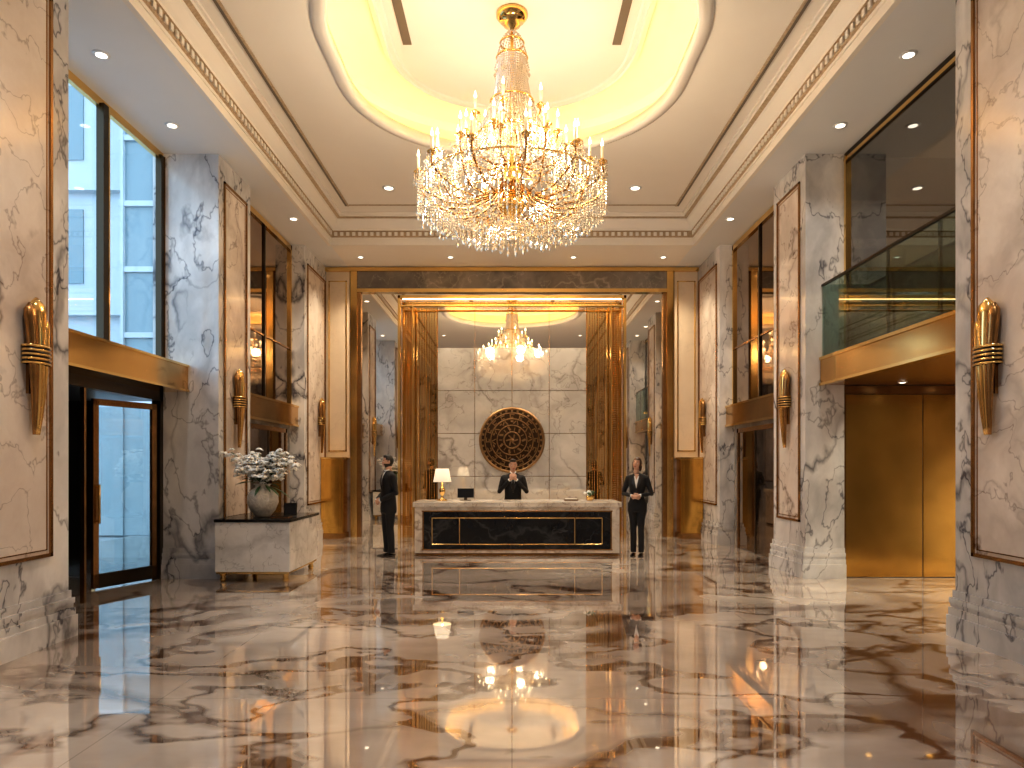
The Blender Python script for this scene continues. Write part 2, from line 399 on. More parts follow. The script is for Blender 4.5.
# exterior
mb = MB()
mb.box(-40, -9.0, 17, 30, 0, 26, 'stone')
for i in range(12):
    mb.box(-40, -8.95, 16.8, 17, 2.2+i*3.0, 2.6+i*3.0, 'stone')
for i in range(14):
    for j in range(7): mb.box(-11.1-i*2.2, -10.4-i*2.2, 16.97, 17.0, 3.0+j*3, 4.8+j*3, 'fglass')
mb.box(-8.9, -6.0, 16, 30, 3.2, 24, 'fglass'); mb.box(-12, -6.0, 15.95, 16.2, 0, 3.2, 'stone')
for i in range(12): mb.box(-8.95, -5.9, 15.93, 16, 4.5+i*1.5, 4.62+i*1.5, 'stone')
for i in range(5): mb.box(-8.9+i*.75, -8.84+i*.75, 15.9, 16, 0, 24, 'stone')
mb.build('neighbouring_building')
simple('ground_exterior', (-60, -8.61, -20, 40, -.15, -.05, 'pave'), (-8.6, -4.7, 15.81, 40, -.15, -.05, 'pave'))

# ---- right bay 1: mezzanine + elevator
mb = MB()
mb.box(4.38, 7.48, yA, Y2a-.003, 2.76, 3.08, 'plaster')
mb.box(4.36, 4.40, yA, Y2a-.003, 2.74, 3.08, 'goldf'); mb.box(4.34, 4.42, yA, Y2a-.003, 3.08, 3.12, 'gold'); mb.box(4.34, 4.42, yA, Y2a-.003, 2.72, 2.755, 'gold')
mb.box(4.40, 4.68, Y2a-.02, Y2a-.004, 2.76, 3.08, 'goldf')
mb.box(4.42, 7.48, yA, Y2a-.003, 2.73, 2.758, 'gold2')
mb.build('mezzanine_balcony')
mb = MB()
mb.box(4.385, 4.397, yA, Y2a-.01, 3.12, 4.12, 'railglass')
mb.box(4.37, 4.41, yA, Y2a-.01, 4.12, 4.15, 'frame')
mb.box(4.40, 4.69, Y2a-.025, Y2a-.013, 3.12, 4.15, 'railglass')
for y in (7.2, 8.2, 9.2): mb.box(4.40, 4.43, y, y+.03, 3.12, 4.13, 'frame')
mb.build('glass_balustrade')
mb = MB()
mb.box(RX, RX+.06, yA, Y2a, 5.88, 6.0, 'frame'); mb.box(RX-.01, RX+.0, yA, Y2a, 5.88, 5.93, 'gold')
mb.box(RX-.02, RX+.05, Y2a-.08, Y2a-.03, 3.1, 5.95, 'gold')
mb.box(RX+.02, RX+.03, yA, Y2a-.05, 3.1, 5.9, 'smoke')
mb.build('window_2')
simple('trim_mezzanine_rail', (4.75, 7.5, 9.9, 10.02, 3.6, 3.68, 'gold2'), (4.75, 7.5, 9.9, 10.02, 4.7, 4.8, 'colwarm'), (4.75, 7.5, 9.9, 10.02, 5.3, 5.34, 'gold2'), (5.6, 6.1, 9.95, 10.02, 3.1, 4.7, 'colwarm'), (6.9, 7.4, 9.95, 10.02, 3.1, 4.7, 'colwarm'))
simple('elevator_door', (4.74, 5.83, 9.95, 9.99, .01, 2.60, 'goldb'), (5.85, 6.94, 9.95, 9.99, .01, 2.60, 'goldb'), (5.83, 5.85, 9.97, 9.99, .01, 2.60, 'dark'), (4.705, 4.74, 9.93, 9.965, 0, 2.60, 'gold2'), (6.94, 7.0, 9.93, 9.965, 0, 2.60, 'gold2'))
for x, y in ((5.3, 9.5), (6.2, 9.5), (5.2, 8.0), (6.2, 8.0)): downlight(x, y, 2.728, 100, r=.04, col=(1, .85, .6))
downlight(5.6, 8.6, ZC, 60)

# ---- bay 2 smoked mirrors, beams, doors
for sx in (-1, 1):
    mb = MB()
    def b(xa, xb, ya, yb, za, zb, k): mb.box(sx*xa, sx*xb, ya, yb, za, zb, k)
    b(4.44, 4.48, Y2b, Y3a, 2.78, 5.98, 'dkmirror')
    b(4.40, 4.47, Y2b, Y2b+.06, 2.78, 5.98, 'gold2'); b(4.40, 4.47, Y3a-.07, Y3a, 2.78, 5.98, 'gold'); b(4.40, 4.47, Y2b, Y3a, 5.88, 5.98, 'gold')
    b(4.41, 4.46, 12.5, 12.54, 2.78, 5.9, 'frame')
    b(4.42, 4.46, Y2b, Y3a, 3.9, 3.93, 'gold2')
    mb.build('window_3' if sx < 0 else 'window_4')
    simple('trim_beam_left' if sx < 0 else 'trim_beam_right', (sx*4.28, sx*4.48, Y2b+.0, Y3a, 2.40, 2.74, 'goldf'), (sx*4.26, sx*4.48, Y2b, Y3a, 2.74, 2.78, 'gold'), (sx*4.26, sx*4.48, Y2b, Y3a, 2.36, 2.40, 'gold'))
    mb = MB()
    b(4.40, 4.47, Y2b+.15, Y3a-.15, 0, 2.36, 'dkmarble')
    b(4.36, 4.41, 11.6, 11.68, 0, 2.3, 'gold2'); b(4.36, 4.41, 13.5, 13.58, 0, 2.3, 'gold2'); b(4.36, 4.41, 11.6, 13.58, 2.22, 2.3, 'gold2')
    b(4.38, 4.405, 11.68, 12.57, .02, 2.22, 'dkmirror'); b(4.38, 4.405, 12.61, 13.5, .02, 2.22, 'dkmirror'); b(4.37, 4.41, 12.57, 12.61, 0, 2.22, 'frame')
    mb.build('door_2' if sx < 0 else 'door_3')

# ---- back wall features
mb = MB()
mb.box(-3.42, 3.42, 15.64, 15.69, 0, 5.46, 'mirror')
mb.build('wall_mirror')
mb = MB()
for sx in (-1, 1):
    mb.box(sx*3.44, sx*3.58, 15.52, 15.69, 0, 5.93, 'gold')
    mb.box(sx*3.36, sx*3.44, 15.56, 15.69, 0, 5.5, 'gold2')
    mb.box(sx*3.62, sx*4.14, 15.60, 15.69, 1.75, 5.9, 'cream')
    for xa in (3.68, 4.06): mb.box(sx*xa, sx*(xa+.025), 15.58, 15.62, 1.9, 5.7, 'gold')
    mb.box(sx*3.68, sx*4.085, 15.58, 15.62, 5.68, 5.70, 'gold'); mb.box(sx*3.68, sx*4.085, 15.58, 15.62, 1.9, 1.925, 'gold')
mb.box(-4.14, 4.14, 15.5, 15.69, 5.90, 5.98, 'gold')
mb.box(-3.44, 3.44, 15.54, 15.69, 5.44, 5.52, 'gold')
mb.box(-3.44, 3.44, 15.58, 15.69, 5.52, 5.90, 'dkmarble')
mb.build('trim_back_frame')
for sx in (-1, 1):
    mb = MB()
    mb.box(sx*3.66, sx*4.14, 15.15, 15.58, 0, 1.72, 'goldb'); mb.box(sx*3.63, sx*4.14, 15.12, 15.58, 1.72, 1.77, 'gold'); mb.box(sx*3.63, sx*4.14, 15.12, 15.58, 0, .12, 'gold2')
    mb.box(sx*3.72, sx*4.06, 15.135, 15.16, .25, 1.6, 'goldb')
    mb.build('gold_wall_cabinet', bevel=.006)
# feature marble slab
mb = MB()
for i in range(4):
    x0 = [-1.65, -.825, .0, .825][i]
    for j, (za, zb) in enumerate(((0, 1.35), (1.35, 2.3), (2.3, 3.25), (3.25, 4.2))):
        mb.box(x0+.006, x0+.819, 15.52, 15.60, za+.006, zb-.006, 'tile')
    mb.box(x0+.004, x0+.821, 15.56, 15.60, 4.2, 5.12, 'mirror')
mb.box(-1.66, 1.66, 15.59, 15.63, 0, 5.15, 'gold2')
mb.build('marble_feature_panel')
# gold portal with bead curtain
mb = MB()
for sx in (-1, 1):
    mb.box(sx*2.44, sx*2.49, 15.25, 15.38, 0, 5.30, 'gold'); mb.box(sx*2.15, sx*2.175, 15.25, 15.38, 0, 5.14, 'gold')
mb.box(-2.49, 2.49, 15.25, 15.38, 5.24, 5.30, 'gold'); mb.box(-2.44, 2.44, 15.27, 15.36, 5.06, 5.09, 'gold')
mb.box(-2.40, 2.40, 15.34, 15.36, 5.225, 5.239, 'fill_strip')  # added glow strip under the header, put in to brighten the beads
for sx in (-1, 1):
    for (xa, xb) in ((1.68, 1.90), (1.92, 2.14), (2.16, 2.43)): mb.box(sx*xa, sx*xb, 15.58, 15.63, 0, 5.10, 'goldm')
    for xa in (1.66, 1.905, 2.145): mb.box(sx*xa, sx*(xa+.018), 15.55, 15.63, 0, 5.10, 'gold')
def bead_string(x, y, z0, z1, r, st, k):
    z = z0
    while z < z1:
        mb.octa((x, y, z), r*random.uniform(.8, 1.2), st*.46, k); z += st
for sx in (-1, 1):
    for i in range(8):
        bead_string(sx*(2.19+i*.032), 15.29+.03*(i % 2), .02+random.random()*.04, 5.06, .012, .05, 'gold')
    for i in range(8):
        bead_string(sx*(1.70+i*.056), 15.29+.03*(i % 3), .2+random.random()*.5 if i % 3 else .02, 5.05, .010, .055, 'gold')
for i in range(150):
    x = -2.43+i*.0326
    bead_string(x, 15.30, 5.10, 5.22, .010, .04, 'gold')
mb.build('gold_bead_portal')
# medallion
mb = MB()
R = .73
rotx = Matrix.Rotation(PI/2, 4, 'X')
mc = (0, 15.51, 2.15)
mb.lathe([(0, 0), (R, 0), (R, .03), (0, .03)], mc, 'bronze', 64, False, mat=rotx)
def torus(r, t, k, yo=.03):
    pr = [(r+t*math.cos(a*PI/4), yo+t*.8*math.sin(a*PI/4)) for a in range(9)]
    mb.lathe(pr, mc, k, 64, True, cap=False, mat=rotx)
for r, t, k in ((.70, .03, 'bronze2'), (.60, .012, 'bronze2'), (.47, .014, 'bronze2'), (.33, .012, 'bronze2'), (.18, .016, 'bronze2')): torus(r, t, k)
def cell(r, a, dr, dt, h, k, rz=0):
    m = Matrix.Translation(mc) @ Matrix.Rotation(PI/2, 4, 'X') @ Matrix.Rotation(a, 4, 'Z') @ Matrix.Translation((r, 0, 0)) @ Matrix.Rotation(rz, 4, 'Z')
    mb.box(-dr/2, dr/2, -dt/2, dt/2, .02, .02+h, k, mat=m)
for i in range(32):
    a = 2*PI*i/32
    cell(.65, a, .045, .045, .03, 'bronze2')
for i in range(16):
    a = 2*PI*i/16
    cell(.565, a, .02, .11, .04, 'bronze2'); cell(.535, a+.07, .08, .02, .04, 'bronze2'); cell(.505, a+.02, .02, .08, .04, 'bronze2')
for i in range(10):
    a = 2*PI*i/10
    cell(.40, a, .10, .022, .045, 'bronze2', .5); cell(.40, a+.17, .08, .022, .04, 'bronze2', -.7); cell(.42, a+.31, .03, .06, .05, 'bronze2')
for i in range(7):
    a = 2*PI*i/7
    cell(.26, a, .09, .045, .05, 'bronze2', .4); cell(.25, a+.44, .07, .02, .04, 'bronze2')
for i in range(6):
    cell(.09, 2*PI*i/6, .09, .03, .05, 'bronze2', .3)
mb.lathe([(0, .07), (.045, .06), (.05, .02)], mc, 'bronze2', 20, mat=rotx)
mb.build('bronze_medallion')

# ------------------------------------------------------------------ sconces
def sconce(sx, y):
    mb = MB()
    z0 = 1.86; H = 1.18
    mb.box(sx*(HX-.001), sx*(HX-.03), y-.05, y+.05, z0+.35, z0+.95, 'gold2')
    for k, (dy, top, w, lean) in enumerate(((0, 1.0, .078, 0), (-.062, .95, .058, -.012), (.062, .88, .058, .012))):
        rings = []
        for i in range(19):
            t = i/18
            z = z0 + t*H*top
            r = w*(0.25 + .85*t**.8)
            if t > .90: r *= math.sqrt(max(.01, 1-((t-.90)/.101)**2))
            cy = y + dy*(.25+.95*t)+lean
            cx = sx*(HX-.06) - sx*.02*math.sin(t*PI)
            rings.append([Vector((cx+math.cos(a*PI/8)*r*.8, cy+math.sin(a*PI/8)*r, z)) for a in range(16)])
        mb.loft(rings, 'gold' if k != 1 else 'gold2', True)
    for k in range(5):
        zz = z0+.60+k*.036
        mb.lathe([(.140, 0), (.146, .009), (.140, .018)], (0, 0, 0), 'gold', 24,
                 mat=Matrix.Translation((sx*(HX-.06), y, zz)) @ Matrix.Diagonal((.64, 1, 1, 1)))
    mb.lathe([(.134, 0), (.138, .08), (.134, .16)], (0, 0, 0), 'blackp', 24, mat=Matrix.Translation((sx*(HX-.06), y, z0+.60)) @ Matrix.Diagonal((.64, .99, 1, 1)))
    return mb.build('wall_sconce')
for sx in (-1, 1):
    for y in (6.02, 10.5, 15.05): sconce(sx, y)

# ------------------------------------------------------------------ reception desk
mb = MB()
yF = 12.30; yK = 13.15; W = 1.80; DX = .09
mb.box(-W, W, yF, yK, .05, .86, 'desk'); mb.box(-W-.03, W+.03, yF-.04, yK+.04, .86, .95, 'desk'); mb.box(-W+.02, W-.02, yF+.03, yK, 0, .05, 'gold2')
mb.box(-W+.16, W-.16, yF-.012, yF+.01, .12, .78, 'black')
mb.box(-W+.12, W-.12, yF-.016, yF+.01, .78, .80, 'gold2'); mb.box(-W+.12, W-.12, yF-.016, yF+.01, .10, .12, 'gold2')
for s in (-1, 1): mb.box(s*(W-.16), s*(W-.135), yF-.016, yF+.01, .10, .80, 'gold2')
def gl(xa, xb, za, zb): mb.box(xa, xb, yF-.024, yF-.012, za, zb, 'gold')
t = .018
gl(-1.02, 1.02, .20, .20+t); gl(-1.02, 1.02, .66, .66+t); gl(-1.02, -1.02+t, .20, .66+t); gl(1.02-t, 1.02, .20, .66+t)
for s in (-1, 1):
    gl(s*1.02, s*1.50, .66, .66+t); gl(s*1.02, s*1.50, .20, .20+t); gl(s*1.50, s*(1.50-t), .20, .66+t)
mb.build('reception_desk', bevel=.008, loc=(DX, 0, 0))

# table lamp
mb = MB(); c = (-1.27, 12.75, .953)
mb.lathe([(.0, 0), (.09, 0), (.09, .02), (.03, .04), (.02, .08), (.05, .14), (.06, .19), (.03, .24), (.014, .28), (.012, .34)], c, 'gold', 20)
mb.lathe([(.165, .34), (.12, .58), (.118, .58), (.160, .345)], c, 'shade', 28, cap=False)
mb.lathe([(.012, .34), (.012, .52), (.03, .54), (0, .56)], c, 'flame', 12)
mb.build('table_lamp')
mb = MB()
mb.box(-1.0, -.70, 12.85, 12.87, 1.0, 1.17, 'screen'); mb.box(-.88, -.82, 12.84, 12.9, .953, 1.0, 'frame'); mb.box(-.95, -.75, 12.80, 12.94, .951, .962, 'frame')
mb.build('computer_monitor')
mb = MB(); c = Vector((1.42, 12.75, .953))
mb.lathe([(.0, 0), (.04, 0), (.06, .03), (.075, .07), (.07, .08)], c, 'gold', 18)
for i in range(40):
    a = random.random()*2*PI; r = random.random()*.1
    mb.ball(c+Vector((r*math.cos(a), r*math.sin(a), .10+random.random()*.07)), random.uniform(.012, .025), 'petal' if i % 3 else 'leaf', 6, 4)
mb.build('flower_bowl')
mb = MB(); mb.box(.95, 1.2, 12.7, 12.85, .952, .975, 'rope'); mb.box(.97, 1.18, 12.71, 12.84, .975, .99, 'paper'); mb.build('guest_book')

# ------------------------------------------------------------------ console chest
mb = MB()
x0, x1, y0, y1 = -4.05, -3.03, 9.54, 10.90
mb.box(x0, x1, y0, y1, .14, .82, 'chest'); mb.box(x0-.01, x1+.02, y0-.02, y1+.02, .82, .86, 'blackp')
mb.box(x0+.01, x1-.01, y0+.01, y1-.01, .11, .14, 'gold')
mb.build('marble_console_chest', bevel=.006)
mbp = bpy.data.objects['marble_console_chest']
mb = MB()
for x in (x0+.08, x1-.08):
    for y in (y0+.08, y1-.08):
        mb.lathe([(.0, 0), (.03, 0), (.045, .03), (.03, .07), (.05, .10), (.05, .115)], (x, y, 0), 'gold', 14)
o = mb.build('feet', parent=mbp)
# vase with flowers (one arrangement)
root = bpy.data.objects.new('flower_vase', None); sc.collection.objects.link(root)
mb = MB(); c = Vector((-3.56, 10.0, .862))
mb.lathe([(.0, 0), (.10, 0), (.11, .02), (.17, .09), (.215, .2), (.21, .30), (.16, .38), (.10, .42), (.10, .45), (.125, .47), (.11, .47), (.085, .44), (0, .40)], c, 'ceramic', 36)
mb.build('vase', parent=root)
mb = MB()
for i in range(50):
    a = random.random()*2*PI; r = random.random()**.6*.36
    tip = c+Vector((r*math.cos(a)*1.1, r*math.sin(a)*.7, .64+random.uniform(-.06, .27)*(1.25-r*1.6)))
    if i < 7: tip = c+Vector((-.44+.14*i, random.uniform(-.15, .1), .68+random.random()*.28))
    base = c+Vector((random.uniform(-.05, .05), random.uniform(-.05, .05), .44))
    mid = (base+tip)/2+Vector((0, 0, .08))
    mb.tube([base, mid, tip], .006, 'leaf', 5)
    for j in range(6):
        q = tip+Vector((random.gauss(0, .05), random.gauss(0, .04), random.gauss(0, .035)))
        rr = random.uniform(.04, .062)
        for p in range(5):
            an = 2*PI*p/5+random.random()
            m = Matrix.Rotation(an, 3, 'Z') @ Matrix.Rotation(random.uniform(.2, .9), 3, 'Y')
            mb.ball(q+m @ Vector((rr*.75, 0, 0)), (rr*.7, rr*.5, rr*.16), 'petal', 6, 4, mat=m.to_4x4())
        mb.ball(q, rr*.2, 'gold2', 5, 3)
for i in range(40):
    a = random.random()*2*PI; el = random.uniform(-.25, 1.2)
    d = Vector((math.cos(a)*math.cos(el), math.sin(a)*math.cos(el)*.8, math.sin(el)))
    b0 = c+Vector((0, 0, .46))+d*.1; Ln = random.uniform(.22, .36)
    pts = [b0+d*Ln*t+Vector((0, 0, -.10*t*t)) for t in (0, .3, .6, .85, 1)]
    mb.tube(pts, [.004, .022, .028, .016, .002], 'leaf', 6, flat=.12, up=(0, 0, 1))
mb.build('white_flower_bouquet', parent=root)
mb = MB()
m = Matrix.Translation((-3.20, 10.1, .868)) @ Matrix.Rotation(.2, 4, 'Z') @ Matrix.Rotation(-.25, 4, 'X')
mb.box(-.09, .09, 0, .015, 0, .19, 'blackp', mat=m); mb.box(-.075, .075, -.003, 0, .015, .175, 'screen', mat=m)
mb.tube([(-3.20, 10.13, 1.0), (-3.21, 10.19, .866)], .006, 'blackp', 6)
mb.build('tabletop_picture_frame')
mb = MB(); mb.box(-3.36, -3.10, 9.72, 9.90, .862, .878, 'rope'); mb.box(-3.35, -3.12, 9.73, 9.89, .878, .892, 'blackp'); mb.build('book_stack')

# ------------------------------------------------------------------ chandelier
mb = MB(); cx, cy = 0.0, CY
CS = 1.08
C = lambda r, a, z: Vector((cx+r*CS*math.cos(a), cy+r*CS*math.sin(a), z))
mb.lathe([(.0, 7.018), (.19, 7.018), (.19, 6.98), (.15, 6.93), (.09, 6.90), (.10, 6.87), (.03, 6.84), (.02, 6.7)], (cx, cy, 0), 'gold', 32)
mb.lathe([(.022, 6.85), (.022, 6.6), (.05, 6.56), (.02, 6.5), (.02, 5.3), (.08, 5.2), (.12, 5.05), (.06, 4.95), (.05, 4.85), (.15, 4.78), (.20, 4.70), (.12, 4.62), (.04, 4.56), (.0, 4.5)], (cx, cy, 0), 'gold', 24)
def hoop(r, z, t=.012, k='gold', n=48):
    rings = []
    for i in range(n):
        a = 2*PI*i/n
        rings.append([C(r+t*math.cos(b*PI/3), a, z+t*math.sin(b*PI/3)) for b in range(6)])
    mb.loft(rings, k, True, closed=True)
def string(pts, step, r, k='crystal', el=1.4):
    acc = 0
    for i in range(len(pts)-1):
        a, b = pts[i], pts[i+1]; Lg = (b-a).length
        t = acc
        while t < Lg:
            mb.octa(a.lerp(b, t/Lg), r*random.uniform(.85, 1.15), r*el, k); t += step
        acc = t-Lg
hoop(.13, 6.66); hoop(.17, 6.48); hoop(.24, 5.95, .010); hoop(.40, 5.52, .014); hoop(1.02, 4.92, .010); hoop(.72, 4.72, .008); hoop(.42, 4.58, .008)
for i in range(14):
    a = 2*PI*i/14
    string([C(.13, a, 6.66), C(.09, a, 6.74), C(.03, a, 6.80)], .034, .012)
    string([C(.13, a, 6.64), C(.17, a, 6.50)], .034, .012)
    string([C(.17, a, 6.46), C(.19, a, 6.34)], .03, .012)
    mb.octa(C(.19, a, 6.28), .02, .04, 'crystal')
# dense central column, flaring
for i in range(44):
    a = 2*PI*i/44
    pts = []
    for j in range(15):
        t = j/14; z = 6.46-.94*t
        pts.append(C(.145+.07*t+.20*t**2.6, a, z))
    string(pts, .030, .0135)
for i in range(24):
    a = 2*PI*i/24+.1
    string([C(.11, a, 6.4), C(.13, a, 5.9), C(.20, a, 5.4), C(.3, a, 5.1)], .036, .012)
# flaring bell drapes from column hem out to arm tips
NA = 24
for i in range(NA):
    a = 2*PI*i/NA
    for da in (0, PI/NA):
        pts = []
        for j in range(13):
            t = j/12
            r = .36+.66*t; z = 5.55-.48*t-.30*math.sin(PI*t)
            pts.append(C(r, a+da, z))
        string(pts, .033, .0105)
    pts = [C(1.03, a+2*PI/NA*j/8, 5.02-.17*math.sin(PI*j/8)) for j in range(9)]
    string(pts, .03, .011)
# arms
def candle(ct, n=7, dl=.10):
    mb.lathe([(.0, -.05), (.02, -.04), (.055, -.005), (.06, 0), (.03, .005), (.024, .03)], ct, 'gold', 12)
    mb.lathe([(.016, .03), (.016, .17)], ct, 'candle', 8)
    mb.lathe([(.0, .17), (.014, .185), (.016, .20), (.006, .235), (0, .265)], ct, 'flame', 8)
    for j in range(n):
        b = 2*PI*j/n; q = ct+Vector((.055*math.cos(b), .055*math.sin(b), -.02))
        string([q, q-Vector((0, 0, dl))], .028, .010); mb.octa(q-Vector((0, 0, dl+.04)), .014, .032, 'crystal')
for i in range(NA):
    a = 2*PI*(i+.5)/NA; big = i % 2 == 0
    R_ = 1.03 if big else .86
    zt = 5.06 if big else 5.22
    p = [(.10, 4.98), (.25, 4.80), (.48, 4.70), (.72, 4.72), (.92*R_, 4.84), (R_+.01, zt-.12), (R_, zt-.04)]
    pts = []
    for j in range(len(p)-1):
        for q in range(3):
            t = q/3; pts.append(C(p[j][0]*(1-t)+p[j+1][0]*t, a, p[j][1]*(1-t)+p[j+1][1]*t))
    pts.append(C(R_, a, zt-.04))
    mb.tube(pts, .014, 'gold2', 6)
    candle(C(R_, a, zt))
for i in range(10):
    a = 2*PI*i/10
    p = [(.05, 5.2), (.25, 5.14), (.45, 5.20), (.58, 5.32), (.60, 5.38)]
    mb.tube([C(r, a, z) for r, z in p], .012, 'gold2', 6)
    candle(C(.60, a, 5.42), 6, .11)
for i in range(6):
    a = 2*PI*i/6+.3
    mb.tube([C(.1, a, 5.7), C(.28, a, 5.62), C(.40, a, 5.66), C(.42, a, 5.72)], .010, 'gold2', 6)
    candle(C(.42, a, 5.76), 5, .06)
# hanging skirts
for (r, zt, ln, n) in ((1.04, 4.92, .32, 90), (.90, 4.80, .28, 66), (.76, 4.70, .26, 54), (.62, 4.63, .24, 42), (.48, 4.57, .22, 32), (.34, 4.52, .20, 22), (.2, 4.48, .18, 14)):
    for i in range(n):
        a = 2*PI*i/n; l_ = ln*random.uniform(.6, 1.15)
        string([C(r, a, zt), C(r, a, zt-l_)], .034, .0115)
        mb.octa(C(r, a, zt-l_-.035), .015, .035, 'crystal')
for i in range(30):
    a = 2*PI*i/30
    string([C(1.0, a, 4.9), C(.8, a, 4.66), C(.5, a, 4.50), C(.2, a, 4.45), C(.03, a, 4.42)], .036, .0115)
mb.ball((cx, cy, 4.30), .05, 'crystal', 10, 6)
ch = mb.build('crystal_chandelier')
for i in range(5):
    a = 2*PI*i/5
    l = bpy.data.lights.new('chandelier_bulb', 'POINT'); l.energy = 46; l.color = (1, .80, .55); l.shadow_soft_size = .12
    ob = bpy.data.objects.new('bulb_light', l); ob.location = C(.8, a, 5.2); sc.collection.objects.link(ob); ob.parent = ch

# ------------------------------------------------------------------ people
def ell(cx_, cy_, z, rx, ry, n=20, p=2.0):
    out = []
    for a in range(n):
        t = 2*PI*a/n; c_, s_ = math.cos(t), math.sin(t)
        out.append(Vector((cx_+rx*math.copysign(abs(c_)**(2/p), c_), cy_+ry*math.copysign(abs(s_)**(2/p), s_), z)))
    return out

def hand(mb, W_, d, n_, side, curl=.6, sc_=1.0):
    d = Vector(d).normalized(); n_ = Vector(n_); n_ = (n_-d*n_.dot(d)).normalized(); s = d.cross(n_)*side
    W_ = Vector(W_)
    def ring(t, w, th):
        c_ = W_+d*t*sc_
        return [c_+s*math.cos(2*PI*a/12)*w*sc_+n_*math.sin(2*PI*a/12)*th*sc_ for a in range(12)]
    mb.loft([ring(-.02, .026, .021), ring(.01, .029, .02), ring(.04, .040, .017), ring(.075, .043, .015), ring(.095, .038, .012)], 'skin')
    for i, (off, Ln) in enumerate(((.030, .072), (.010, .080), (-.011, .075), (-.030, .058))):
        p = W_+d*.082*sc_+s*off*sc_; pts = [p]; dr = d.copy()
        for k, f in enumerate((.45, .32, .23)):
            ax = dr*math.cos(curl*(.7+.25*k))+n_*math.sin(curl*(.7+.25*k)) if k == 0 else (dr+n_*curl*.9).normalized()
            dr = ax.normalized(); p = p+dr*Ln*f*sc_; pts.append(p.copy())
        mb.tube(pts, [.0095*sc_, .009*sc_, .0082*sc_, .006*sc_], 'skin', 7)
    p = W_+d*.025*sc_+s*.030*sc_
    mb.tube([p, p+(d*.6+s*.75+n_*.2).normalized()*.03*sc_, p+(d*.85+s*.75+n_*.45).normalized()*.058*sc_, p+(d*1.0+s*.55+n_*.6).normalized()*.078*sc_], [.013*sc_, .012*sc_, .010*sc_, .007*sc_], 'skin', 7)

